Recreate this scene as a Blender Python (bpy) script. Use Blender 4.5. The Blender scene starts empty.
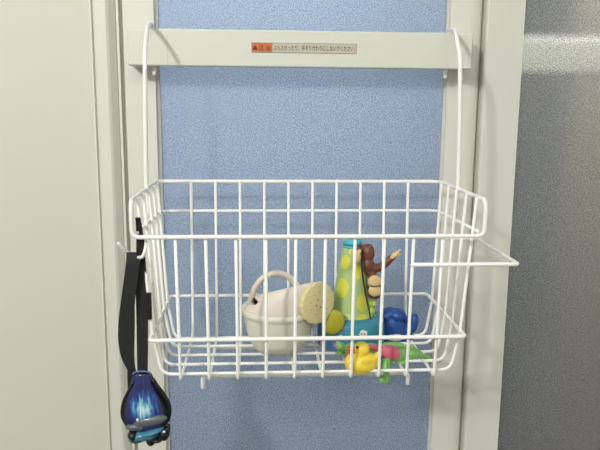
import bpy, bmesh, math, random
import numpy as np
from mathutils import Vector, Matrix, Quaternion, Euler
random.seed(4)
S = bpy.context.scene
COL = S.collection
H = 1.35                      # camera height above the floor; every z below is relative to the camera

# ------------------------------------------------------------------ camera
f, pitch, yaw, roll = 671.1, .1742, .0632, .0081
Z = Vector((0, 0, 1))
G = Vector((math.sin(yaw), math.cos(yaw), 0)); R0 = Vector((math.cos(yaw), -math.sin(yaw), 0))
FW = math.cos(pitch)*G - math.sin(pitch)*Z; U0 = math.sin(pitch)*G + math.cos(pitch)*Z
RT = math.cos(roll)*R0 + math.sin(roll)*U0; UP = math.cos(roll)*U0 - math.sin(roll)*R0
cam = bpy.data.objects.new('camera', bpy.data.cameras.new('camera')); COL.objects.link(cam)
cam.data.sensor_width = 36; cam.data.lens = f/600*36; cam.data.clip_start = .02
M = Matrix((RT, UP, -FW)).transposed().to_4x4(); M.translation = (0, 0, H); cam.matrix_world = M
S.camera = cam

def at(u, v, y):              # the point at depth y that the camera sees at (u, v)
    d = FW + RT*(u-300)/f - UP*(v-225)/f
    return d*(y/d.y)

# ------------------------------------------------------------------ materials
def mat(name, col, rough=.45, noise=0, nscale=60, bump=0, bscale=300, metallic=0, coat=0, sss=0, col2=None, spec=.5):
    m = bpy.data.materials.new(name); m.use_nodes = True; nt = m.node_tree; n = nt.nodes; l = nt.links
    b = n['Principled BSDF']; b.inputs['Roughness'].default_value = rough
    b.inputs['Base Color'].default_value = (*col, 1); b.inputs['Metallic'].default_value = metallic
    b.inputs['Coat Weight'].default_value = coat; b.inputs['Specular IOR Level'].default_value = spec
    if sss:
        b.inputs['Subsurface Weight'].default_value = sss; b.inputs['Subsurface Radius'].default_value = (.004, .003, .002)
        b.inputs['Subsurface Scale'].default_value = 1
    tc = n.new('ShaderNodeTexCoord')
    if noise or col2:
        t = n.new('ShaderNodeTexNoise'); t.inputs['Scale'].default_value = nscale; t.inputs['Detail'].default_value = 3
        l.new(tc.outputs['Object'], t.inputs['Vector'])
        mx = n.new('ShaderNodeMix'); mx.data_type = 'RGBA'
        c2 = col2 or tuple(c*(1-noise) for c in col)
        mx.inputs[6].default_value = (*col, 1); mx.inputs[7].default_value = (*c2, 1)
        l.new(t.outputs['Fac'], mx.inputs[0]); l.new(mx.outputs[2], b.inputs['Base Color'])
    if bump:
        t = n.new('ShaderNodeTexNoise'); t.inputs['Scale'].default_value = bscale; t.inputs['Detail'].default_value = 2
        l.new(tc.outputs['Object'], t.inputs['Vector'])
        bp = n.new('ShaderNodeBump'); bp.inputs['Strength'].default_value = bump; bp.inputs['Distance'].default_value = .0005
        l.new(t.outputs['Fac'], bp.inputs['Height']); l.new(bp.outputs['Normal'], b.inputs['Normal'])
    return m

def lin(r, g, b):
    return tuple(((c/255)/12.92 if c/255 <= .04045 else ((c/255+.055)/1.055)**2.4) for c in (r, g, b))

WIRE = mat('white_coated_wire', lin(251, 251, 247), .3, noise=.03, nscale=30, coat=.2)
FRAME = mat('ivory_painted_frame', lin(226, 226, 215), .42, noise=.03, nscale=8, bump=.03)
FRAME2 = mat('ivory_frame_groove', lin(196, 195, 180), .5, noise=.03, nscale=8)
BARM = mat('ivory_towel_bar', lin(224, 225, 213), .4, noise=.03, nscale=9)
GASKET = mat('grey_rubber_gasket', lin(208, 206, 203), .6, noise=.05)
WALLM = mat('warm_wall_panel', lin(216, 215, 201), .55, noise=.03, nscale=4, bump=.05, bscale=120)

def frosted(name, c1, c2, tint, mixf, grain=.8, rg=.22, bs=.5):
    m = bpy.data.materials.new(name); m.use_nodes = True; nt = m.node_tree; n = nt.nodes; l = nt.links
    n.remove(n['Principled BSDF']); out = n['Material Output']
    tc = n.new('ShaderNodeTexCoord')
    t = n.new('ShaderNodeTexNoise'); t.inputs['Scale'].default_value = 620; t.inputs['Detail'].default_value = 2.5; t.inputs['Roughness'].default_value = .7
    l.new(tc.outputs['Object'], t.inputs['Vector'])
    cr = n.new('ShaderNodeValToRGB'); cr.color_ramp.elements[0].position = .38; cr.color_ramp.elements[1].position = .64
    cr.color_ramp.elements[0].color = (*c1, 1); cr.color_ramp.elements[1].color = (*c2, 1)  # light and dark noise colours paint in the sparkle of the embossed grain
    l.new(t.outputs['Fac'], cr.inputs['Fac'])
    bp = n.new('ShaderNodeBump'); bp.inputs['Strength'].default_value = bs; bp.inputs['Distance'].default_value = .0008
    l.new(t.outputs['Fac'], bp.inputs['Height'])
    p = n.new('ShaderNodeBsdfPrincipled'); p.inputs['Roughness'].default_value = .45
    l.new(cr.outputs['Color'], p.inputs['Base Color']); l.new(bp.outputs['Normal'], p.inputs['Normal'])
    r = n.new('ShaderNodeBsdfRefraction'); r.inputs['Roughness'].default_value = rg; r.inputs['IOR'].default_value = 1.3
    
    c3 = n.new('ShaderNodeValToRGB'); c3.color_ramp.elements[0].position = .36; c3.color_ramp.elements[1].position = .62
    c3.color_ramp.elements[0].color = (*[x*grain for x in tint], 1); c3.color_ramp.elements[1].color = (*tint, 1)
    l.new(t.outputs['Fac'], c3.inputs['Fac']); l.new(c3.outputs['Color'], r.inputs['Color'])
    l.new(bp.outputs['Normal'], r.inputs['Normal'])
    mx = n.new('ShaderNodeMixShader'); mx.inputs[0].default_value = mixf
    l.new(p.outputs[0], mx.inputs[1]); l.new(r.outputs[0], mx.inputs[2]); l.new(mx.outputs[0], out.inputs['Surface'])
    return m
GLASS = frosted('frosted_blue_pane', lin(128, 152, 190), lin(216, 226, 238), (.95, .975, 1), .64, .62)
GLASS2 = frosted('frosted_grey_pane', lin(104, 106, 114), lin(234, 234, 234), (1, 1, 1), .86, .60, .13, .30)

# ------------------------------------------------------------------ mesh helpers
def mesh_obj(name, verts, faces, m, parent=None, smooth=True, mats=None, fm=None):
    o0 = Vector(parent['_o']) if parent is not None and '_o' in parent else Vector((0, 0, -H))
    if parent is not None and '_o' not in parent: o0 = Vector((0, 0, 0))
    me = bpy.data.meshes.new(name); me.from_pydata([tuple(Vector(v)-o0) for v in verts], [], [tuple(q) for q in faces])
    bm = bmesh.new(); bm.from_mesh(me); bmesh.ops.recalc_face_normals(bm, faces=bm.faces[:]); bm.to_mesh(me); bm.free()
    for mm in (mats or [m]): me.materials.append(mm)
    if smooth: me.polygons.foreach_set('use_smooth', [True]*len(me.polygons))
    if fm:
        for p, k in zip(me.polygons, fm): p.material_index = k
    me.update()
    o = bpy.data.objects.new(name, me); COL.objects.link(o)
    if parent is not None: o.parent = parent; o['_o'] = tuple(o0)
    return o

def thing(name, label, cat, origin, group=None):
    o = bpy.data.objects.new(name, None); COL.objects.link(o); o.empty_display_size = .02
    o.location = Vector(origin)+Vector((0, 0, H)); o['label'] = label; o['category'] = cat
    o['_o'] = tuple(origin)
    if group: o['group'] = group
    return o

class MB:
    def __init__(s): s.v = []; s.f = []; s.m = []
    def add(s, v, fc, k=0):
        b = len(s.v); s.v += [Vector(x) for x in v]; s.f += [[i+b for i in q] for q in fc]; s.m += [k]*len(fc); return s
    def box(s, lo, hi, k=0):
        x0, y0, z0 = lo; x1, y1, z1 = hi
        v = [(x, y, z) for z in (z0, z1) for y in (y0, y1) for x in (x0, x1)]
        return s.add(v, [(0, 1, 3, 2), (4, 6, 7, 5), (0, 4, 5, 1), (2, 3, 7, 6), (0, 2, 6, 4), (1, 5, 7, 3)], k)
    def prof(s, pts, z0, z1, k=0):         # vertical extrusion of an (x, y) outline
        n = len(pts); v = [(x, y, z0) for x, y in pts]+[(x, y, z1) for x, y in pts]
        return s.add(v, [(i, (i+1) % n, n+(i+1) % n, n+i) for i in range(n)]+[list(range(n))[::-1], list(range(n, 2*n))], k)
    def tube(s, pts, r, n=12, closed=False, k=0, flat=None):
        pts = [Vector(p) for p in pts]; N = len(pts); rs = r if isinstance(r, (list, tuple)) else [r]*N
        T = []
        for i in range(N):
            a = pts[(i-1) % N] if closed or i else pts[0]; b = pts[(i+1) % N] if closed or i < N-1 else pts[-1]
            T.append((b-a).normalized())
        u = T[0].orthogonal().normalized() if flat is None else (Vector(flat)-T[0]*Vector(flat).dot(T[0])).normalized()
        V = []
        for i in range(N):
            if i: u = T[i-1].rotation_difference(T[i]) @ u
            w = T[i].cross(u)
            ra, rb = rs[i] if isinstance(rs[i], (list, tuple)) else (rs[i], rs[i])
            for j in range(n):
                a = 2*math.pi*j/n; V.append(pts[i]+u*math.cos(a)*ra+w*math.sin(a)*rb)
        Fc = []
        for i in range(N if closed else N-1):
            i2 = (i+1) % N
            off = 0
            if closed and i == N-1:      # close the twist
                best = min(range(n), key=lambda o_: (V[i*n]-V[i2*n+o_]).length); off = best
            for j in range(n):
                Fc.append((i*n+j, i*n+(j+1) % n, i2*n+(j+1+off) % n, i2*n+(j+off) % n))
        if not closed:
            V += [pts[0]-T[0]*(rs[0] if not isinstance(rs[0], (list, tuple)) else min(rs[0]))*.6, pts[-1]+T[-1]*(rs[-1] if not isinstance(rs[-1], (list, tuple)) else min(rs[-1]))*.6]
            for j in range(n):
                Fc.append(((j+1) % n, j, N*n)); Fc.append(((N-1)*n+j, (N-1)*n+(j+1) % n, N*n+1))
        return s.add(V, Fc, k)
    def lathe(s, prof, c, axis=(0, 0, 1), n=48, k=0, ell=None, fmf=None):   # prof: (radius, height)
        ax = Vector(axis).normalized(); u = Vector((1, 0, 0)); u = (u-ax*u.dot(ax)).normalized() if abs(ax.x) < .95 else Vector((0, 1, 0))
        w = ax.cross(u); c = Vector(c); V = []; Fc = []
        e1, e2 = ell or (1, 1)
        for (r, h) in prof:
            for j in range(n):
                a = 2*math.pi*j/n; V.append(c+ax*h+u*math.cos(a)*r*e1+w*math.sin(a)*r*e2)
        for i in range(len(prof)-1):
            for j in range(n): Fc.append((i*n+j, i*n+(j+1) % n, (i+1)*n+(j+1) % n, (i+1)*n+j))
        if prof[0][0] > 0: Fc.append(list(range(n))[::-1])
        if prof[-1][0] > 0: Fc.append([(len(prof)-1)*n+j for j in range(n)])
        return s.add(V, Fc, k)
    def ell(s, c, r, rot=None, n=24, k=0):
        Rm = Euler(rot).to_matrix() if rot else Matrix.Identity(3); c = Vector(c)
        V = []; Fc = []; h = n//2
        for i in range(h+1):
            t = math.pi*i/h
            for j in range(n):
                a = 2*math.pi*j/n
                V.append(c+Rm @ Vector((math.sin(t)*math.cos(a)*r[0], math.sin(t)*math.sin(a)*r[1], math.cos(t)*r[2])))
        for i in range(h):
            for j in range(n): Fc.append((i*n+j, i*n+(j+1) % n, (i+1)*n+(j+1) % n, (i+1)*n+j))
        return s.add(V, Fc, k)
    def build(s, name, m, parent=None, smooth=True, mats=None, bevel=0):
        o = mesh_obj(name, s.v, s.f, m, parent, smooth, mats, s.m if mats else None)
        bm = bmesh.new(); bm.from_mesh(o.data); bmesh.ops.remove_doubles(bm, verts=bm.verts[:], dist=1e-6)
        bmesh.ops.recalc_face_normals(bm, faces=bm.faces[:]); bm.to_mesh(o.data); bm.free()
        if bevel:
            b = o.modifiers.new('bevel', 'BEVEL'); b.width = bevel; b.segments = 3; b.limit_method = 'ANGLE'
            o.data.polygons.foreach_set('use_smooth', [True]*len(o.data.polygons))
            w = o.modifiers.new('wn', 'WEIGHTED_NORMAL')
        return o
    def blob(s, name, m, parent=None, voxel=.0007, it=6, mats=None, fmf=None):     # fuse overlapping lumps into one smooth skin
        o = s.build(name, m, parent, True)
        r = o.modifiers.new('r', 'REMESH'); r.mode = 'VOXEL'; r.voxel_size = voxel; r.use_smooth_shade = True
        q = o.modifiers.new('s', 'SMOOTH'); q.factor = .5; q.iterations = it
        dg = bpy.context.evaluated_depsgraph_get(); me = bpy.data.meshes.new_from_object(o.evaluated_get(dg))
        o.modifiers.clear(); old = o.data; o.data = me; bpy.data.meshes.remove(old)
        me.name = name; me.materials.clear()
        for mm in (mats or [m]): me.materials.append(mm)
        me.polygons.foreach_set('use_smooth', [True]*len(me.polygons))
        if fmf:
            o0 = Vector(parent['_o']) if parent is not None else Vector((0, 0, -H))
            for p in me.polygons: p.material_index = fmf(p.center+o0, p.normal)
        return o

def fillet(pts, rad, closed=False, seg=7):
    pts = [Vector(p) for p in pts]; N = len(pts); out = []
    rads = rad if isinstance(rad, (list, tuple)) else [rad]*N
    for i in range(N):
        if not closed and i in (0, N-1): out.append(pts[i]); continue
        p = pts[i]; a = pts[(i-1) % N]-p; b = pts[(i+1) % N]-p
        r = min(rads[i], a.length*.48, b.length*.48)
        if r < 1e-5: out.append(p); continue
        ang = a.angle(b)
        d = min(r/math.tan(ang/2) if ang < 3.1 else 0, a.length*.48, b.length*.48)
        p0 = p+a.normalized()*d; p1 = p+b.normalized()*d
        if d < 1e-5: out.append(p); continue
        for k in range(seg+1):
            t = k/seg; out.append(p0*(1-t)**2+p*2*t*(1-t)+p1*t*t)
    return out

def spline(pts, seg=8):
    P = [Vector(p) for p in pts]; P = [2*P[0]-P[1]]+P+[2*P[-1]-P[-2]]; out = []
    for i in range(1, len(P)-2):
        for k in range(seg):
            t = k/seg; a, b, c, d = P[i-1:i+3]
            out.append(.5*((2*b)+(c-a)*t+(2*a-5*b+4*c-d)*t*t+(3*b-a-3*c+d)*t**3))
    out.append(P[-2]); return out

def structure(o): o['kind'] = 'structure'; return o

# ------------------------------------------------------------------ door, frame and walls
Z0, Z1 = -H, 1.05
D = .885
o = MB().prof([(-1.6, D-.002), (-.2085, D-.002), (-.2085, D+.1), (-1.6, D+.1)], Z0, Z1).build('wall_left', WALLM, None, False); structure(o)
# left jamb: outer lip, flat, slope into the groove
o = MB().prof([(-.2082, D-.007), (-.2075, D-.009), (-.2055, D-.009), (-.2050, D-.005), (-.1890, D-.005), (-.1860, D-.003), (-.1790, D+.006), (-.1790, D+.05), (-.2082, D+.05)], Z0, Z1).build('trim_1', FRAME, None, False); structure(o)
o = MB().prof([(-.1790, D+.010), (-.1767, D+.010), (-.1767, D-.001), (-.1738, D-.001), (-.1738, D+.010), (-.1700, D+.010), (-.1700, D+.05), (-.1790, D+.05)], Z0, Z1).build('trim_2', FRAME, None, False); structure(o)
# the door leaf: stiles, gaskets, pane
dl = MB().prof([(-.1695, D+.002), (-.1685, D), (-.1305, D), (-.1298, D+.001), (-.1298, D+.03), (-.1695, D+.03)], Z0+.02, Z1-.05).build('door_1', FRAME, None, False); structure(dl)
rs = MB().prof([(.2482, D+.001), (.2490, D), (.2755, D), (.2800, D+.0006), (.2850, D+.0022), (.2895, D+.005), (.2920, D+.009), (.2920, D+.03), (.2482, D+.03)], Z0+.02, Z1-.05)
def struct_child(mb, name, m, par, smooth=False):
    o = mb.build(name, m, None, smooth); o.parent = par; return o
struct_child(rs, 'stile', FRAME, dl)
struct_child(MB().prof([(-.1298, D+.004), (-.1258, D+.006), (-.1258, D+.012), (-.1298, D+.012)], Z0+.1, Z1-.1), 'gasket', GASKET, dl)
struct_child(MB().prof([(.2450, D+.006), (.2482, D+.004), (.2482, D+.012), (.2450, D+.012)], Z0+.1, Z1-.1), 'gasket', GASKET, dl)
struct_child(MB().box((-.1300, D+.010, Z0+.1), (.2490, D+.0135, Z1-.1)), 'pane', GLASS, dl)
struct_child(MB().box((-.1695, D, Z0+.02), (.2885, D+.03, Z0+.12)), 'bottom_rail', FRAME, dl)
struct_child(MB().box((-.1695, D, Z1-.15), (.2885, D+.03, Z1-.05)), 'top_rail', FRAME, dl)
# groove and the neighbouring fixed frame with its pane
o = MB().prof([(.2925, D+.014), (.2985, D+.014), (.2985, D+.05), (.2925, D+.05)], Z0, Z1).build('trim_3', FRAME2, None, False); structure(o)
o = MB().prof([(.2942, D-.004), (.2950, D-.0075), (.2965, D-.0088), (.3010, D-.0085), (.3440, D-.006), (.3445, D-.004), (.3445, D+.03), (.2960, D+.03)], Z0, Z1).build('trim_4', FRAME, None, False); structure(o)
o = MB().box((.3440, D+.010, Z0), (1.5, D+.0135, Z1)).build('window_1', GLASS2, None, False); structure(o)
# the room behind the panes and the room the photograph is taken in
BW = mat('blue_grey_wall_beyond', lin(172, 188, 212), .7, noise=.06, nscale=2)
BW2 = mat('olive_grey_wall_beyond', lin(126, 124, 116), .7, noise=.06, nscale=2)
FL = mat('grey_floor', lin(120, 116, 108), .6, noise=.08, nscale=5)
CE = mat('white_ceiling', lin(225, 225, 220), .8, noise=.02)
o = MB().box((-1.6, 2.2, Z0), (.70, 2.25, Z1)).build('wall_back', BW, None, False); structure(o)
o = MB().box((.70, 1.5, Z0), (1.6, 2.25, Z1)).build('wall_back_right', BW2, None, False); structure(o)
o = MB().box((-1.65, -1.7, Z0-.05), (1.65, 2.3, Z0)).build('floor', FL, None, False); structure(o)
o = MB().box((-1.65, -1.7, Z1), (1.65, 2.3, Z1+.05)).build('ceiling', CE, None, False); structure(o)
o = MB().box((-1.65, -1.7, Z0), (-1.6, 2.3, Z1)).build('wall_far_left', CE, None, False); structure(o)
o = MB().box((1.6, -1.7, Z0), (1.65, 2.3, Z1)).build('wall_right', CE, None, False); structure(o)
o = MB().box((-1.65, -1.75, Z0), (1.65, -1.7, Z1)).build('wall_front', CE, None, False); structure(o)

# towel bar of the door, and the one seen blurred through the grey pane
tb = thing('towel_bar', 'flat ivory towel bar across the door with a warning sticker and basket hooks over it', 'towel bar', (.056, .86, .0688))
MB().box((-.1570, .845, .0478), (.2672, .8575, .0918)).build('bar', BARM, tb, True, bevel=.0022)
MB().box((-.1570, .8560, .0480), (-.1420, .8862, .0915)).build('bracket', BARM, tb, True, bevel=.0006)
MB().box((.2550, .8560, .0480), (.2670, .8862, .0915)).build('bracket', BARM, tb, True, bevel=.0006)
MB().box((-.1095, .8447, .0480), (-.1091, .8452, .0880)).build('seam', FRAME2, tb, False)

BARM2 = mat('white_towel_bar', lin(243, 243, 234), .45, noise=.02)
tb2 = thing('towel_bar', 'blurred pale bar seen behind the frosted grey pane', 'towel bar', (.9, 1.09, .08))
zt2, zb2 = at(560, 38, 1.08).z, at(560, 73.5, 1.08).z
MB().box((.37, 1.08, zb2), (1.55, 1.095, zt2)).build('bar', BARM2, tb2, True, bevel=.003)
MB().box((1.50, 1.095, zb2), (1.54, 1.5, zt2)).build('bracket', BARM2, tb2, True, bevel=.001)

# warning sticker
st = thing('warning_sticker', 'small orange and beige caution sticker with a line of Japanese text', 'sticker', at(304, 48, .8448))
OR = mat('orange_sticker_print', lin(214, 118, 62), .5, noise=.06, nscale=200); BG = mat('beige_sticker_paper', lin(205, 199, 178), .5, noise=.05, nscale=200)
INK = mat('dark_brown_ink', lin(66, 52, 44), .6, noise=.1)
a = at(251.5, 43.3, .8445); b = at(356.5, 53.2, .8445); zt, zb = a.z, at(251.5, 53.0, .8445).z
zt = .5*(at(251.5, 43, .8445).z+at(356, 43.4, .8445).z); zb = .5*(at(251.5, 52.8, .8445).z+at(356, 53.2, .8445).z)
MB().box((a.x, .8444, zb), (b.x, .8449, zt)).build('paper', BG, st, False)
xo = at(272, 48, .8445).x
MB().box((a.x+.0003, .84425, zb+.0004), (xo, .8445, zt-.0004)).build('caution_block', OR, st, False)
bd = MB()
for (x0, x1, z0, z1) in ((a.x, b.x, zt-.0004, zt), (a.x, b.x, zb, zb+.0004), (a.x, a.x+.0004, zb, zt), (b.x-.0004, b.x, zb, zt), (xo, xo+.0004, zb, zt)):
    bd.box((x0, .84418, z0), (x1, .8445, z1))
bd.build('border', mat('grey_brown_ink', lin(130, 116, 98), .6, noise=.1), st, False)
zm = (zt+zb)/2; hs = (zt-zb)
def text(body, x0, x1, h, name, par, m=INK):
    cu = bpy.data.curves.new(name, 'FONT'); cu.body = body; cu.size = 1; cu.extrude = .01; cu.offset = .009
    t = bpy.data.objects.new(name, cu); COL.objects.link(t)
    dg = bpy.context.evaluated_depsgraph_get(); dg.update()
    me = bpy.data.meshes.new_from_object(t.evaluated_get(dg)); bpy.data.objects.remove(t)
    vs = np.array([v.co[:] for v in me.vertices]); lo = vs.min(0); hi = vs.max(0)
    sx = (x1-x0)/(hi[0]-lo[0]); sz = h/(hi[1]-lo[1]); o0 = Vector(par['_o'])
    for v in me.vertices:
        c = v.co; v.co = Vector((x0+(c.x-lo[0])*sx, .84425-c.z*.002, zm-h/2+(c.y-lo[1])*sz))-o0
    me.materials.clear(); me.materials.append(m)
    o = bpy.data.objects.new(name, me); COL.objects.link(o); o.parent = par
w = xo-a.x
tri = MB(); tx = a.x+w*.17; s_ = hs*.30
tri.add([(tx-s_, .8441, zm-s_*.8), (tx+s_, .8441, zm-s_*.8), (tx, .8441, zm+s_*.9), (tx-s_, .8444, zm-s_*.8), (tx+s_, .8444, zm-s_*.8), (tx, .8444, zm+s_*.9)],
        [(0, 1, 2), (5, 4, 3), (0, 3, 4, 1), (1, 4, 5, 2), (2, 5, 3, 0)])
tri.build('warning_triangle', INK, st, False)
text('注', a.x+w*.36, a.x+w*.60, hs*.62, 'lettering', st)
text('意', a.x+w*.70, a.x+w*.94, hs*.62, 'lettering', st)
text('ぶらさがったり、手すり代わりにしないでください。', xo+.0016, b.x-.002, hs*.56, 'lettering', st)

# ------------------------------------------------------------------ the wire basket
xc, W, yF, yR, z1, z2 = .0537, .18, .6694, .8455, -.093, -.1301
w3, yF3, yR3, z3 = .1664, .6735, .8375, -.2395
s, yF4, yR4, z4 = .03055, .679, .818, -.2865
rr, rw = .0023, .0018
bk = thing('wire_basket', 'white coated wire basket hooked over the towel bar, holding bath toys', 'basket', (xc, .76, z4))
L, R = xc-W, xc+W
MB().tube(fillet([(L, yR, z1), (R, yR, z1), (R, yF, z1), (R, yF, z2), (L, yF, z2), (L, yF, z1)], [.016, .016, .010, .008, .008, .010], True), rr, 12, True).build('rim', WIRE, bk)
MB().tube(fillet([(L+.004, .676, z2+.003), (L+.003, yR-.003, z2), (R-.003, yR-.003, z2), (R-.004, .676, z2+.003)], [0, .016, .016, 0]), .0019, 12).build('middle_wire', WIRE, bk)
MB().tube(fillet([(xc-w3, yR3, z3), (xc+w3, yR3, z3), (xc+w3, yF3-.002, z3), (xc-w3, yF3-.002, z3)], [.008, .008, .004, .004], True), .0022, 12, True).build('lower_ring', WIRE, bk)
for k in range(10):
    x = xc+(k-4.5)*s; xb = xc+(k-4.5)*s*.992
    MB().tube(fillet([(x, yF+.003, z2-.001), (xb, yF3+.002, z3), (xb, yF4, z4), (xb, yR4, z4), (x, yR3-.003, z3), (x, yR-.003, z1)], [0, .05, .005, .02, .05, 0]), rw, 10).build('cross_wire', WIRE, bk)
ty = (.829, .796, .763, .726, .690); by = (.800, .771, .742, .714, .687)
for a_, b_ in zip(ty, by):
    pts = []
    for sg in (-1, 1):
        q = [(xc+sg*(W-.003), a_, z1), (xc+sg*(w3-.001), b_+(a_-b_)*.25, z3), (xc+sg*.1565, b_, z4+.0036)]
        pts += q if sg < 0 else q[::-1]
    MB().tube(fillet(pts, [0, .05, .013, .013, .05, 0]), rw, 10).build('long_wire', WIRE, bk)
# hooks over the bar
for sg, hx, tx, fx in ((-1, -.1262, -.1280, -.1245), (1, .2325, .2385, .2300)):
    hp = spline([(tx, .8625, .038), (tx, .8625, .060), (tx, .8620, .0905), (tx, .8570, .0950), (tx, .8480, .0955), (tx*.8+fx*.2, .828, .0938),
                 (tx*.35+fx*.65, .803, .0860), (fx, .786, .0750), (fx, .775, .060), (fx, .7700, .040), (hx*.5+fx*.5, .7665, -.02), (hx, .7655, z1+.004), (hx-.001*sg, .765, z1-.030)], 8)
    MB().tube(hp, .0025, 12).build('hanger_hook', WIRE, bk)
# side arm to the right
a1 = -.1605
MB().tube(fillet([(.1585, yF+.001, a1), (.2722, yF+.001, a1), (.2722, .808, a1), (.2275, .808, a1)], [0, .004, .008, 0]), .0021, 12).build('side_arm', WIRE, bk)
# small peg at the front left that the strap hangs on
HK = .6885
hp = spline([(L+.006, .690, z2-.001), at(146.2, 241, .680), at(145.4, 249, .674), at(143.4, 255, .674), at(140.5, 257.5, .678), at(134, 256, .692), at(127.5, 252.5, .692), at(122, 247, .687), at(118.3, 243, .684)], 6)
MB().tube(hp, .0019, 12).build('peg', WIRE, bk)
# foot frame below the floor wires
zf = z4-.0038; xl, xr = -.0600, .1660
MB().tube(fillet([(xl-.001, .6975, zf-.0135), (xl-.001, .698, zf), (xr, .698, zf), (xr, .698, zf-.0135)], [0, .004, .004, 0]), .0023, 12).build('foot', WIRE, bk)
MB().tube(fillet([(xl-.001, .783, zf-.004), (xl-.001, .783, zf), (xr, .783, zf), (xr, .783, zf-.004)], [0, .003, .003, 0]), .0020, 12).build('foot', WIRE, bk)
FZ = z4+.0036+.0018       # where things rest

# ------------------------------------------------------------------ watering can
CAN1 = mat('cream_can_bowl', lin(226, 224, 208), .45, noise=.04, nscale=15, sss=.15)
CAN2 = mat('pinkish_beige_can_top', lin(228, 216, 204), .42, noise=.03, nscale=20, sss=.15)
ROSE = mat('pale_yellow_rose', lin(226, 214, 160), .5, noise=.06, nscale=40)
HOLE = mat('hole_shade_paint', lin(120, 108, 80), .7, noise=.05)  # dark disc colour paints the shade inside the sprinkler holes
yc = .751; cx = at(279, 330, yc).x; rb = at(280, 308, yc).z
cn = thing('toy_watering_can', 'small cream toy watering can with a pale yellow sprinkler rose, in the basket', 'watering can', (cx, yc, FZ))
hb = rb-FZ; RA = .0440
m = MB()
m.lathe([(0, 0), (.020, .0002), (.026, .002), (.0305, .007), (.0345, .015), (.0385, .026), (.041, hb-.008), (.0415, hb-.006), (RA, hb-.004), (RA+.0005, hb), (RA-.001, hb+.0025),
         (RA-.003, hb+.0025), (RA-.004, hb-.004), (.0375, .026), (.029, .009), (.02, .004), (0, .003)], (cx, yc, FZ), n=64)
m.build('bowl', CAN1, cn)
# hood: loft from the bowl rim up to the spout neck, set back on the left where the mouth is
rc = at(318, 303, .722); rn = Vector((.56, -.80, .02)).normalized()
nk = rc-rn*.010
ru = Vector((-rn.y, rn.x, 0)).normalized(); rv = rn.cross(ru)
n = 128; V = []; NS = 40
mid = Vector((cx+.012, yc-.002, at(290, 286, yc).z))
for i in range(NS+1):
    t = i/NS
    for j in range(n):
        a_ = 2*math.pi*j/n; ca, sa = math.cos(a_), math.sin(a_)
        rr_ = RA-.002
        inset = 0
        p0 = Vector((cx+ca*(rr_-inset), yc+sa*rr_*(1-inset*6), rb+.0022+inset*.35))
        # neck ring
        q = nk + (Vector((ca, 0, 0))*0) + ru*(ca*.0185*(1 if ru.x > 0 else -1)) + rv*(sa*-.0185*(1 if rv.z < 0 else 1)*(1))
        e = t**1.15
        c_ = p0*(1-e)+q*e
        bul = math.sin(math.pi*t**1.05)*.0135+.004*t
        c_ += Vector((ca*.22*bul, sa*.4*bul, bul*.95))
        V.append(c_)
Fq = [(i*n+j, i*n+(j+1) % n, (i+1)*n+(j+1) % n, (i+1)*n+j) for i in range(NS) for j in range(n) if ((i-8)/3.2)**2+((j-67)/10)**2 >= 1]
hood = mesh_obj('hood', V, Fq, CAN2, cn)
sd = hood.modifiers.new('t', 'SOLIDIFY'); sd.thickness = .0014; sd.offset = -1
# handle: flat strap loop
hpts = spline([at(250.5, 306, yc+.002), at(252, 297, yc+.001), at(256, 286, yc), at(264.5, 277, yc+.001), at(276, 273.3, yc+.002), at(287, 276, yc+.003), at(294.5, 282.5, yc+.003), at(300, 291, yc)], 8)
MB().tube(hpts, [(.0070, .0037)]*len(hpts), 14, flat=(.25, 1, .1)).build('handle', CAN2, cn)
MB().ell(at(249.5, 306, yc-.006), (.0065, .012, .0035), (0, -.3, .1)).build('thumb_rest', CAN2, cn)
# rose
m = MB(); n = 72
prof = [(.010, -.012), (.0180, -.0085), (.0222, -.0055), (.0238, -.003), (.0240, 0.0), (.0230, .0014), (.0214, .0016), (.012, .0024), (0, .0027)]
V = []
for (r, h) in prof:
    for j in range(n):
        a_ = 2*math.pi*j/n
        r2 = r*(1+.025*math.cos(a_*18)) if .0217 < r else r
        V.append(rc+rn*h+ru*math.cos(a_)*r2+rv*math.sin(a_)*r2)
m.add(V, [(i*n+j, i*n+(j+1) % n, (i+1)*n+(j+1) % n, (i+1)*n+j) for i in range(len(prof)-1) for j in range(n)])
rs_ = m.build('sprinkler_rose', ROSE, cn)
hm = MB()
for (rd, cnt, ph) in ((.0048, 4, .4), (.0125, 9, .1)):
    for j in range(cnt):
        a_ = ph+2*math.pi*j/cnt; c_ = rc+rn*(.0027-rd*.06)+ru*math.cos(a_)*rd+rv*math.sin(a_)*rd
        hm.lathe([(0, 0), (.00085, 0), (.00085, .0004), (0, .0004)], c_, rn, 12)
hm.build('sprinkler_holes', HOLE, rs_)

# ------------------------------------------------------------------ spotted bottle
GR = mat('pale_green_bottle', lin(176, 200, 130), .38, noise=.05, nscale=30)
YE = mat('yellow_spot', lin(222, 220, 80), .4, noise=.05, nscale=40)
OL = mat('olive_yellow_spot', lin(172, 168, 48), .42, noise=.06, nscale=40)
TE = mat('teal_print', lin(58, 140, 164), .4, noise=.06, nscale=30)
BL = mat('mid_blue_print', lin(70, 118, 158), .4, noise=.1, nscale=60)
CY = mat('cyan_cap', lin(80, 180, 196), .4, noise=.05); CY2 = mat('dark_cyan_stripe', lin(50, 130, 150), .4, noise=.05)
PK = mat('pink_print', lin(214, 130, 138), .45, noise=.05); GN = mat('green_print', lin(80, 168, 110), .45, noise=.05); WH = mat('white_print', lin(235, 235, 230), .4, noise=.02)
BKI = mat('black_paint', lin(22, 20, 20), .4, noise=.1)
yb = .771; bx = at(350.5, 340, yb).x; FZb = FZ
def zat(v, y=yb): return at(350, v, y).z
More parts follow.
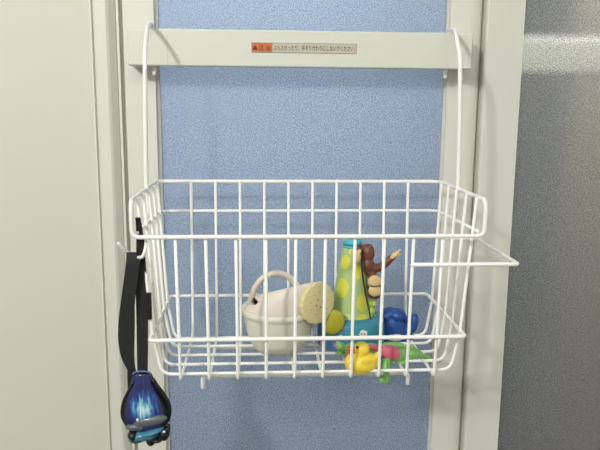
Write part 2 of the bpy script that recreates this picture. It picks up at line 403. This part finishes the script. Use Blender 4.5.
bt = thing('bubble_bottle', 'tall pale green cone bottle with yellow spots, cyan cap and blue printed base', 'bottle', (bx, yb, FZ))
za = lambda v: at(350, v, .732).z
zb_ = lambda v: at(350, v, .752).z
zs = [(FZ, .037), (FZ+.0015, .0398), (za(345), .0402), (za(334), .0402), (za(328), .0390), (za(324.5), .0345), (za(323.7), .0270), (zb_(313), .0243), (zb_(300), .0218), (zb_(285), .0190), (zb_(268), .0155), (zb_(253), .0122), (zb_(250.5), .0112)]
off = [0]*len(zs)
def interp(z):
    for i in range(len(zs)-1):
        if zs[i][0] <= z <= zs[i+1][0]:
            t = (z-zs[i][0])/(zs[i+1][0]-zs[i][0]+1e-9); t2 = t
            return zs[i][1]+(zs[i+1][1]-zs[i][1])*t2, off[i]+(off[i+1]-off[i])*t2
    return zs[-1][1], 0
NZ, n = 150, 144; zlo, zhi = FZ, zs[-1][0]; ztop_base = za(323.8)
spots = [(345, 262, 5.6, 7.2, 1), (342, 288, 7.5, 10, 1), (357, 272, 5.5, 8, 1), (362, 303, 6, 9.5, 1), (363, 319.5, 6.3, 5.2, 1), (352, 252, 3, 3, 1)]
prints = [(363.5, 334, 4.6, 4.2, 6), (322, 344, 5, 3, 4), (330, 337, 4, 3, 5), (338, 346, 5, 3.2, 4), (325, 351, 4, 2.5, 5), (341, 337, 3, 2, 6), (333, 352, 3.5, 2, 6)]
def proj(p):
    d = p.dot(FW); return 300+f*p.dot(RT)/d, 225-f*p.dot(UP)/d
# surface pattern is laid out on the cone as (angle, height) marks
def pick(lst):
    out = []
    for (u, v, ru_, rv_, k) in lst:
        yy = yb
        for _ in range(6):
            p = at(u, v, yy); r_, o_ = interp(max(zlo, min(zhi, p.z))); dx = p.x-(bx+o_)
            yy = yb-math.sqrt(max(r_*r_-dx*dx, (r_*.25)**2))
        p = at(u, v, yy); r_, o_ = interp(p.z); ang = math.asin(max(-.97, min(.97, (p.x-bx-o_)/r_)))
        out.append((ang, p.z, ru_*yy/f, rv_*yy/f, k, r_))
    return out
SP = pick(spots); PR = pick(prints)
rng = random.Random(3)
back = [(1.75+.9*i+rng.random()*.3, zat(325-14*((i*2) % 5)-rng.random()*8), .006, .008, 1, .02) for i in range(5)]
V = []; Fq = []; fm = []
zl = [zlo+(zhi-zlo)*i/NZ for i in range(NZ+1)]
for z in zl:
    r_, o_ = interp(z)
    for j in range(n):
        a_ = -math.pi/2+2*math.pi*j/n; V.append(Vector((bx+o_+math.cos(a_)*r_, yb+math.sin(a_)*r_, z)))
for i in range(NZ):
    for j in range(n):
        Fq.append((i*n+j, i*n+(j+1) % n, (i+1)*n+(j+1) % n, (i+1)*n+j))
        a_ = 2*math.pi*(j+.5)/n; a_ = a_-2*math.pi if a_ > math.pi else a_
        z = (zl[i]+zl[i+1])/2; r_, _ = interp(z)
        if z < ztop_base: k = 3 if a_ > -.30 else 7
        else: k = 0
        for (an, zz, ra, rb2, kk, rr2) in SP+back:
            if z >= ztop_base-.022 and (((a_-an)*r_/ra)**2+((z-zz)/rb2)**2) < 1 and (k == 0 or kk == 2): k = kk
        if k in (3, 7):
            for (an, zz, ra, rb2, kk, rr2) in PR:
                if (((a_-an)*r_/ra)**2+((z-zz)/rb2)**2) < 1: k = kk
        fm.append(k)
Fq.append(list(range(n))); fm.append(3); Fq.append([NZ*n+j for j in range(n)]); fm.append(0)
mesh_obj('bottle_body', V, Fq, None, bt, True, [GR, YE, OL, TE, PK, GN, WH, BL], fm)
m = MB(); zc0 = zhi; hc = at(350, 240.5, .765).z-zc0
m.lathe([(.0112, 0), (.0116, .0005), (.0116, hc*.30), (.0113, hc*.34)], (bx, yb, zc0), n=48, k=0)
m.lathe([(.0113, hc*.34), (.0113, hc*.48)], (bx, yb, zc0), n=48, k=1)
m.lathe([(.0113, hc*.48), (.0116, hc*.52), (.0115, hc*.85), (.0105, hc), (0, hc*1.02)], (bx, yb, zc0), n=48, k=0)
cp = m.build('cap', CY, bt, True, [CY, CY2])
MB().ell(at(333, 322, .7345), (12*yb/f, .0050, 13*yb/f)).build('round_side_knob', OL, bt)
# little face mark on the teal base: two dark dots
for du in (-1.5, 1.3):
    an, zz, _, _, _, r_ = pick([(363.3+du, 334, 1, 1, 6)])[0]
    MB().ell((bx+math.sin(an)*r_, yb-math.cos(an)*r_, zz), (.0008, .0007, .0011)).build('printed_dot', BKI, bt)

# ------------------------------------------------------------------ toy monkey hanging at the bottle's right
BR = mat('brown_monkey_plastic', lin(118, 72, 54), .4, noise=.12, nscale=60); TA = mat('tan_face_paint', lin(226, 194, 140), .45, noise=.05)
BN = mat('dark_brown_cord', lin(62, 42, 32), .6, noise=.1)
LG = mat('light_green_plastic', lin(190, 214, 96), .45, noise=.08, nscale=60)
ym = .762
mk = thing('toy_monkey', 'brown plastic toy monkey with tan face clinging upside down beside the spotted bottle', 'toy monkey', at(368, 280, ym))
m = MB()
P = lambda u, v, dy=0: at(u, v, ym+dy)
px = ym/f
m.ell(P(368, 253), (7.2*px, .0080, 10*px)); m.ell(P(367.5, 265), (7.5*px, .0085, 9.5*px))
m.tube(spline([P(369, 264), P(375, 268, -.002), P(382, 266, -.003), P(389, 260, -.004), P(394, 256, -.005)], 5), [.0062-.00012*i for i in range(21)], 14)
m.tube(spline([P(363, 246), P(359, 251, -.006), P(358, 256, -.010)], 5), .0036, 12)
m.ell(P(375, 287.5), (8.6*px, .0092, 13*px)); m.ell(P(371.5, 273), (5.5*px, .0068, 6.5*px))
m.ell(P(366.6, 287.5), (1.9*px, .0030, 3.6*px)); m.ell(P(383.3, 287.5), (1.9*px, .0030, 3.6*px))
m.blob('body', BR, mk, .0007, 5)
m = MB(); m.ell(P(374.6, 282, -.0075), (7.6*px, .0040, 7.4*px)); m.ell(P(374.8, 291, -.0080), (7.2*px, .0042, 6.0*px)); m.blob('face', TA, mk, .0006, 3)
MB().tube(spline([P(369.5, 285.4, -.0122), P(375, 286.6, -.0128), P(380.5, 285.2, -.0118)], 5), .0005, 8).build('mouth', BN, mk)
m = MB(); m.ell(P(394.5, 255.3, -.006), (6.2*px, .0040, 2.7*px), (0, -.65, 0)); m.ell(P(399.3, 250.6, -.006), (2.2*px, .0024, 1.2*px), (0, -.7, 0)); m.ell(P(398, 255.5, -.006), (3.2*px, .0024, 1.1*px), (0, -.5, 0))
m.blob('hand', TA, mk, .0005, 3)
m = MB()
m.ell(P(356.5, 257.3, -.014), (4.6*px, .0034, 7*px)); m.ell(P(353.3, 251.6, -.014), (2.2*px, .0024, 3*px)); m.ell(P(359.5, 251.2, -.013), (2*px, .0024, 2.4*px))
m.blob('hand', TA, mk, .0005, 3)
MB().tube(spline([P(360.5, 244, -.004), P(361, 255, -.0125), P(362.5, 275, -.014), P(366, 296, -.016), P(369.5, 312, -.016), P(371, 325, -.010)], 6), .0010, 8).build('tail', BN, mk)
m = MB(); m.ell(P(372.3, 303.5), (4.2*px, .0050, 4.2*px)); m.ell(P(371.8, 311), (4.0*px, .0048, 4.5*px)); m.ell(P(374.5, 318, .002), (3*px, .004, 4*px))
m.blob('collar', LG, mk, .0006, 3)

# ------------------------------------------------------------------ dark blue bath toy
NB = mat('dark_blue_rubber', lin(36, 84, 164), .33, noise=.15, nscale=40, coat=.1)
yt = .797
bl = thing('bath_toy', 'dark blue rubber bath toy with rounded lobes behind the green lizard', 'bath toy', (at(396, 330, yt).x, yt, FZ))
P = lambda u, v, dy=0: at(u, v, yt+dy)
px = yt/f
m = MB(); m.ell(P(391, 328), (17*px, .016, 19*px)); m.ell(P(397, 315, -.003), (9.5*px, .012, 7.5*px)); m.ell(P(385, 315.5, -.002), (8*px, .012, 7.5*px)); m.ell(P(390, 313, -.002), (9*px, .011, 6.2*px))
m.ell(P(413.3, 323, .0), (5.4*px, .008, 11.5*px), (0, .12, 0)); m.ell(P(406, 330), (8*px, .010, 9*px)); m.ell(P(408.3, 319.5, -.008), (3.2*px, .005, 3.6*px))
m.ell(P(376, 318.5, .004), (6.5*px, .007, 5.5*px)); m.ell(P(381, 324, .004), (5*px, .007, 6*px)); m.ell(P(403, 338), (12*px, .012, 6*px))
m.blob('toy_body', NB, bl, .0008, 5)
m = MB(); m.ell(P(395, 337.6, -.0150), (9*px, .003, 4*px)); m.build('white_patch', WH, bl)

# ------------------------------------------------------------------ green lizard with pink belly
LZ = mat('bright_green_rubber', lin(132, 192, 108), .35, noise=.12, nscale=70, sss=.1); PI = mat('glossy_pink_back', lin(222, 106, 132), .22, noise=.06, coat=.5)
yl = .7185
lz = thing('toy_lizard', 'green rubber lizard toy with glossy pink back and thin bumpy tail', 'toy lizard', (at(392, 355, yl).x, yl, FZ))
P = lambda u, v, dy=0: at(u, v, yl+dy)
px = yl/f
m = MB(); m.ell(P(394, 352), (19.5*px, .0115, 10.8*px), (0, .06, 0)); m.ell(P(410, 353, .001), (10*px, .009, 7.5*px)); m.ell(P(370, 350), (12*px, .0095, 7.5*px))
m.ell(P(352, 349, .001), (10*px, .008, 6.5*px)); m.ell(P(341, 347, 0), (5*px, .006, 5*px)); m.ell(P(338.5, 343, .0), (3*px, .003, 1.8*px), (0, .4, 0)); m.ell(P(340, 353, -.001), (4.4*px, .0045, 2.6*px))
m.tube(spline([P(410, 348), P(417, 352.5, .001), P(424, 356.5, .002), P(432, 360, .003), P(440, 361, .004)], 5), [.0052-.0002*i for i in range(21)], 12)
for i in range(9):
    t = i/8; m.ell(P(417+23*t, 352.5+9*t**.85-1+(i % 2)*1.6, .001+.003*t), (.0021-.0007*t,)*3)
m.tube(spline([P(387, 358, -.006), P(386, 365, -.015), P(385.5, 373, -.0180), P(385.5, 379, -.0180)], 5), [.0058]*16, 12)
m.ell(P(384.5, 379.5, -.0180), (7*px, .0055, 3.6*px)); m.ell(P(402, 362, -.003), (7*px, .006, 3*px))
m.blob('lizard_body', LZ, lz, .0006, 3)
m = MB(); m.ell(P(389, 352.5, -.0088), (13*px, .0058, 8.3*px), (0, .14, 0)); m.ell(P(374, 347.5, -.0075), (8*px, .004, 3.6*px), (0, .2, 0)); m.blob('pink_back', PI, lz, .0006, 3)

# ------------------------------------------------------------------ rubber duck
DY = mat('yellow_duck_rubber', lin(244, 216, 74), .35, noise=.06, nscale=50, sss=.2); DB = mat('red_orange_beak', lin(226, 84, 50), .35, noise=.06)
yd = .6935
dk = thing('rubber_duck', 'small yellow rubber duck with a red-orange beak at the front of the basket', 'rubber duck', (at(361, 372, yd).x, yd, FZ))
P = lambda u, v, dy=0: at(u, v, yd+dy)
px = yd/f
m = MB(); m.ell(P(361.5, 363.3), (17.6*px, .0122, 11.3*px)); m.ell(P(368, 360), (10.5*px, .010, 8*px)); m.ell(P(352, 362, 0), (8*px, .0095, 9.8*px)); m.ell(P(374, 358), (5.5*px, .007, 4.5*px), (0, -.5, 0)); m.ell(P(377.5, 353.8), (2.6*px, .004, 2.4*px), (0, -.8, 0))
m.ell(P(361.8, 349.3), (8.6*px, .0084, 8.4*px)); m.ell(P(360, 355), (7.5*px, .0075, 5*px)); m.ell(P(361, 370.5), (11*px, .009, 3*px))
m.blob('duck_body', DY, dk, .0006, 4)
for sy in (-1, 1):
    m = MB(); m.ell(P(366, 361.5, sy*.0112), (6*px, .0009, 3.4*px), (0, -.2, 0)); m.blob('wing', DY, dk, .0005, 2)
    MB().ell(P(357.2, 347.4, sy*.0073), (1.4*px, .0013, 1.6*px)).build('eye', BKI, dk)
m = MB(); m.ell(P(350.8, 348.2), (5.0*px, .0050, 2.0*px), (0, .25, 0)); m.ell(P(351, 351.4), (4.4*px, .0046, 1.8*px), (0, -.25, 0)); m.blob('beak', DB, dk, .0004, 2)

# ------------------------------------------------------------------ swim goggles hanging on a black strap from the peg
ST = mat('black_webbing', lin(30, 30, 32), .75, noise=.2, nscale=300, bump=.4, bscale=900); BP = mat('black_plastic', lin(22, 23, 26), .35, noise=.1)
GY = mat('smoke_grey_lens', lin(92, 98, 100), .4, noise=.15, nscale=60, coat=.3)
def flame():
    m = bpy.data.materials.new('blue_flame_print'); m.use_nodes = True; nt = m.node_tree; n = nt.nodes; l = nt.links; b = n['Principled BSDF']
    b.inputs['Roughness'].default_value = .22; b.inputs['Coat Weight'].default_value = .4
    tc = n.new('ShaderNodeTexCoord'); mp = n.new('ShaderNodeMapping'); mp.inputs['Scale'].default_value = (1/.026, 0, 1/.033); mp.inputs['Location'].default_value = (0, 0, -.10)
    l.new(tc.outputs['Object'], mp.inputs['Vector'])
    wv = n.new('ShaderNodeTexNoise'); wv.inputs['Scale'].default_value = 1; wv.inputs['Detail'].default_value = 4
    mp2 = n.new('ShaderNodeMapping'); mp2.inputs['Scale'].default_value = (330, 330, 55); l.new(tc.outputs['Object'], mp2.inputs['Vector']); l.new(mp2.outputs[0], wv.inputs['Vector'])
    ln = n.new('ShaderNodeVectorMath'); ln.operation = 'LENGTH'; l.new(mp.outputs[0], ln.inputs[0])
    ad = n.new('ShaderNodeMath'); ad.operation = 'MULTIPLY_ADD'; l.new(wv.outputs['Fac'], ad.inputs[0]); ad.inputs[1].default_value = .95; l.new(ln.outputs['Value'], ad.inputs[2])
    cr = n.new('ShaderNodeValToRGB'); e = cr.color_ramp.elements
    e[0].position = .40; e[0].color = (*lin(206, 226, 226), 1); e[1].position = 1.0; e[1].color = (*lin(30, 38, 92), 1)
    for p_, c_ in ((.60, lin(110, 176, 204)), (.76, lin(46, 92, 156)), (.9, lin(38, 56, 128))):
        q = e.new(p_); q.color = (*c_, 1)
    sb = n.new('ShaderNodeMath'); sb.operation = 'SUBTRACT'; l.new(ad.outputs[0], sb.inputs[0]); sb.inputs[1].default_value = .12
    l.new(sb.outputs[0], cr.inputs['Fac']); l.new(cr.outputs['Color'], b.inputs['Base Color'])
    return m
FLM = flame()
yg = .690
org = at(146, 408, yg)
gg = thing('swim_goggles', 'blue and black swim goggles hanging by a long black strap from the basket corner', 'swim goggles', org)
P = lambda u, v, dy=0: at(u, v, yg+dy)
px = yg/f
def ribbon(rows, th=.0012, name='strap', m_=ST, par=None):     # rows: (u_left, u_right, v, dy): a strap laid out edge to edge
    m = MB(); Lr = spline([P(a, v, dy) for a, b, v, dy in rows], 6); Rr = spline([P(b, v, dy) for a, b, v, dy in rows], 6); V = []; Fq = []
    for i, (a, b) in enumerate(zip(Lr, Rr)):
        t = (Lr[min(i+1, len(Lr)-1)]-Lr[max(i-1, 0)]).normalized(); nn = (b-a).cross(t).normalized()*th/2
        for q, sg in ((a, 1), (a*.5+b*.5, 1.15), (b, 1), (b, -1), (a*.5+b*.5, -1.15), (a, -1)): V.append(q+nn*sg)
    for i in range(len(Lr)-1):
        for j in range(6): Fq.append((i*6+j, i*6+(j+1) % 6, (i+1)*6+(j+1) % 6, (i+1)*6+j))
    Fq += [tuple(range(6)), tuple((len(Lr)-1)*6+j for j in range(6))]
    m.add(V, Fq); return m.build(name, m_, par or gg, False)
ribbon([(126.5, 141, 252.2, -.006), (126, 140, 262, -.009), (124.5, 138.5, 275, -.009), (121, 135, 300, -.008), (118.7, 134.8, 320, -.006), (118.3, 134.5, 340, -.005), (121.5, 134, 358, -.004), (128, 136, 371, -.003), (132, 139, 381, -.001)])
ribbon([(135.3, 140.3, 217.5, -.0115), (136, 142, 227, -.0115), (136.3, 144, 240, -.0115), (136.3, 145.3, 251, -.010), (136.5, 145, 256, -.007)], name='strap_end')
ribbon([(134, 144.5, 252.5, -.0055), (134.5, 145.5, 262, -.003), (135.3, 147, 280, -.002), (136.5, 148, 320, -.001), (137, 148, 350, 0), (137.5, 147.5, 378, 0)])
ribbon([(127.5, 135, 365, .006), (127.5, 136, 380, .007), (128, 137, 392, .007), (129, 139, 404, .005)])
m = MB(); c0 = P(148.3, 305, -.0015)
m.box(P(144.5, 293, -.0085), P(152.5, 319, -.0045)); sl = m.build('strap_slider', BP, gg, True, bevel=.0016)
# body shell: flattened pear lofted down its length
rows = [(373, 132, 151, .0040), (377, 131, 153, .0055), (383, 131.5, 154, .0070), (390, 128.5, 158, .0090), (397, 125, 163, .0105), (404, 122.5, 167, .0120), (411, 121.3, 170, .0128), (418, 122.5, 170, .0125), (424, 126, 167.5, .0115), (428, 130, 163, .0095)]
Ls = spline([P(a, v) for v, a, b, d_ in rows], 5); Rs = spline([P(b, v) for v, a, b, d_ in rows], 5); Ds = spline([Vector((d_, 0, 0)) for v, a, b, d_ in rows], 5)
n = 64; V = []; fm = []; Fq = []
for i, (a, b, d_) in enumerate(zip(Ls, Rs, Ds)):
    c_ = (a+b)/2; hw = (b-a).length/2; t = i/(len(Ls)-1)
    for j in range(n):
        an = 2*math.pi*j/n; fold = 1+.05*(1-t)*math.cos(an*9)
        V.append(c_+Vector((math.cos(an)*hw*(1+.25*(fold-1)), math.sin(an)*d_.x*fold, 0)))
for i in range(len(Ls)-1):
    for j in range(n):
        Fq.append((i*n+j, i*n+(j+1) % n, (i+1)*n+(j+1) % n, (i+1)*n+j)); an = 2*math.pi*(j+.5)/n; t = i/(len(Ls)-1)
        lim = .97 if t < .28 else .97-.22*min(1, (t-.28)/.25)
        side = math.cos(an); fm.append(1 if (math.sin(an) > .15 or abs(side) > lim or side < -lim+.0) else 0)
Fq += [tuple(range(n)), tuple((len(Ls)-1)*n+j for j in range(n))]; fm += [1, 1]
mesh_obj('goggle_cup', V, Fq, None, gg, True, [FLM, BP], fm)
MB().tube(spline([P(133+9.0*(1-math.cos(t*math.pi/8)), 374.5-3.2*math.sin(t*math.pi/8), -.0045) for t in range(0, 9)], 3), .0011, 10).build('loop', mat('clear_blue_plastic', lin(96, 110, 150), .2, noise=.1), gg)
# black piping down both sides
MB().tube(spline([P(133.5, 382, -.003), P(129, 391, -.003), P(125, 399, -.003), P(122.6, 408, -.003), P(122.8, 417, -.003), P(127, 425, -.003)], 5), .0021, 10).build('piping', BP, gg)
MB().tube(spline([P(152.5, 379, -.003), P(157, 386, -.003), P(163, 394, -.003), P(167.5, 402, -.003), P(169.5, 411, -.003), P(167.5, 421, -.003)], 5), .0024, 10).build('piping', BP, gg)
# grey lens band
m = MB(); m.ell(P(150, 420.5, -.0090), (18.5*px, .0055, 6.2*px), (0, -.16, 0)); m.ell(P(136, 426.5, -.0075), (11*px, .0055, 4.4*px), (0, -.05, 0)); m.blob('lens', GY, gg, .0006, 2)
# lower cup
FL2 = mat('blue_cyan_shell', lin(26, 36, 92), .3, noise=0, nscale=70, coat=.2, col2=lin(84, 166, 186))
m = MB(); m.ell(P(144, 434, -.002), (17.5*px, .011, 6.8*px), (0, -.12, 0)); m.ell(P(152, 430.5, -.004), (14*px, .011, 4.2*px), (0, -.28, 0)); m.ell(P(136, 439, 0), (8*px, .008, 3.5*px)); m.blob('lower_cup', FL2, gg, .0007, 3)
m = MB(); m.ell(P(133.5, 434.5, -.004), (6*px, .009, 6*px)); m.ell(P(138, 439, -.004), (8*px, .008, 2.6*px)); m.ell(P(131.5, 428.6, -.004), (4.5*px, .003, 1*px)); m.blob('clip', BP, gg, .0006, 2)
m = MB(); m.ell(P(150.8, 440, -.007), (5*px, .006, 6.5*px)); m.ell(P(146, 437, -.006), (5*px, .005, 3*px)); m.blob('clip', BP, gg, .0006, 2)
m = MB(); m.ell(P(164, 433, -.003), (6*px, .009, 8*px)); m.ell(P(157, 438.5, -.003), (7*px, .009, 3.4*px)); m.ell(P(168, 428.5, -.004), (2.6*px, .004, 3*px)); m.tube(spline([P(163.5, 428, -.005), P(165, 424.3, -.005), P(168.5, 424.3, -.005), P(169.4, 427, -.005)], 4), .0010, 8); m.blob('clip', BP, gg, .0005, 1)
MB().ell(P(163.7, 433, -.0095), (1.9*px, .001, 2.8*px), (0, .2, 0)).build('white_tab', WH, gg)
MB().ell(P(137.5, 420, -.0135), (1.5*px, .001, 1.9*px)).build('white_dot', WH, gg)

# ------------------------------------------------------------------ light
def area(name, loc, tgt, size, power, col=(1, 1, 1), sy=None):
    ld = bpy.data.lights.new(name, 'AREA'); ld.energy = power; ld.size = size; ld.color = col
    if sy: ld.shape = 'RECTANGLE'; ld.size_y = sy
    o = bpy.data.objects.new(name, ld); COL.objects.link(o); o.location = Vector(loc)+Vector((0, 0, H))
    o.rotation_euler = (Vector(tgt)-Vector(loc)).to_track_quat('-Z', 'Y').to_euler(); return o
area('wall_lamp', (-.98, -.9, .85), (.05, .85, -.1), .16, 21, (1, .99, .96))
area('ceiling_lamp', (.0, -.5, 1.03), (.0, .1, -.5), 2.0, 27, (1, 1, .975))
area('added_fill_beyond', (-.2, 1.28, .97), (.0, 2.2, -.75), .6, 30, (.97, .985, 1))  # unseen fill added to brighten what shows through the blue pane
area('added_fill_beyond', (.85, .945, .98), (.85, 1.12, -.2), .9, 43, (1, 1, .93), .06)  # unseen fill added over the grey pane to brighten the bar behind
wd = bpy.data.worlds.new('world'); S.world = wd; wd.use_nodes = True
wd.node_tree.nodes['Background'].inputs[0].default_value = (.9, .93, 1, 1); wd.node_tree.nodes['Background'].inputs[1].default_value = .3

for o in bpy.data.objects:
    if '_o' in o: del o['_o']
S.view_settings.view_transform = 'Standard'; S.view_settings.look = 'None'; S.view_settings.gamma = 1; S.view_settings.use_curve_mapping = False
S.view_settings.exposure = 0
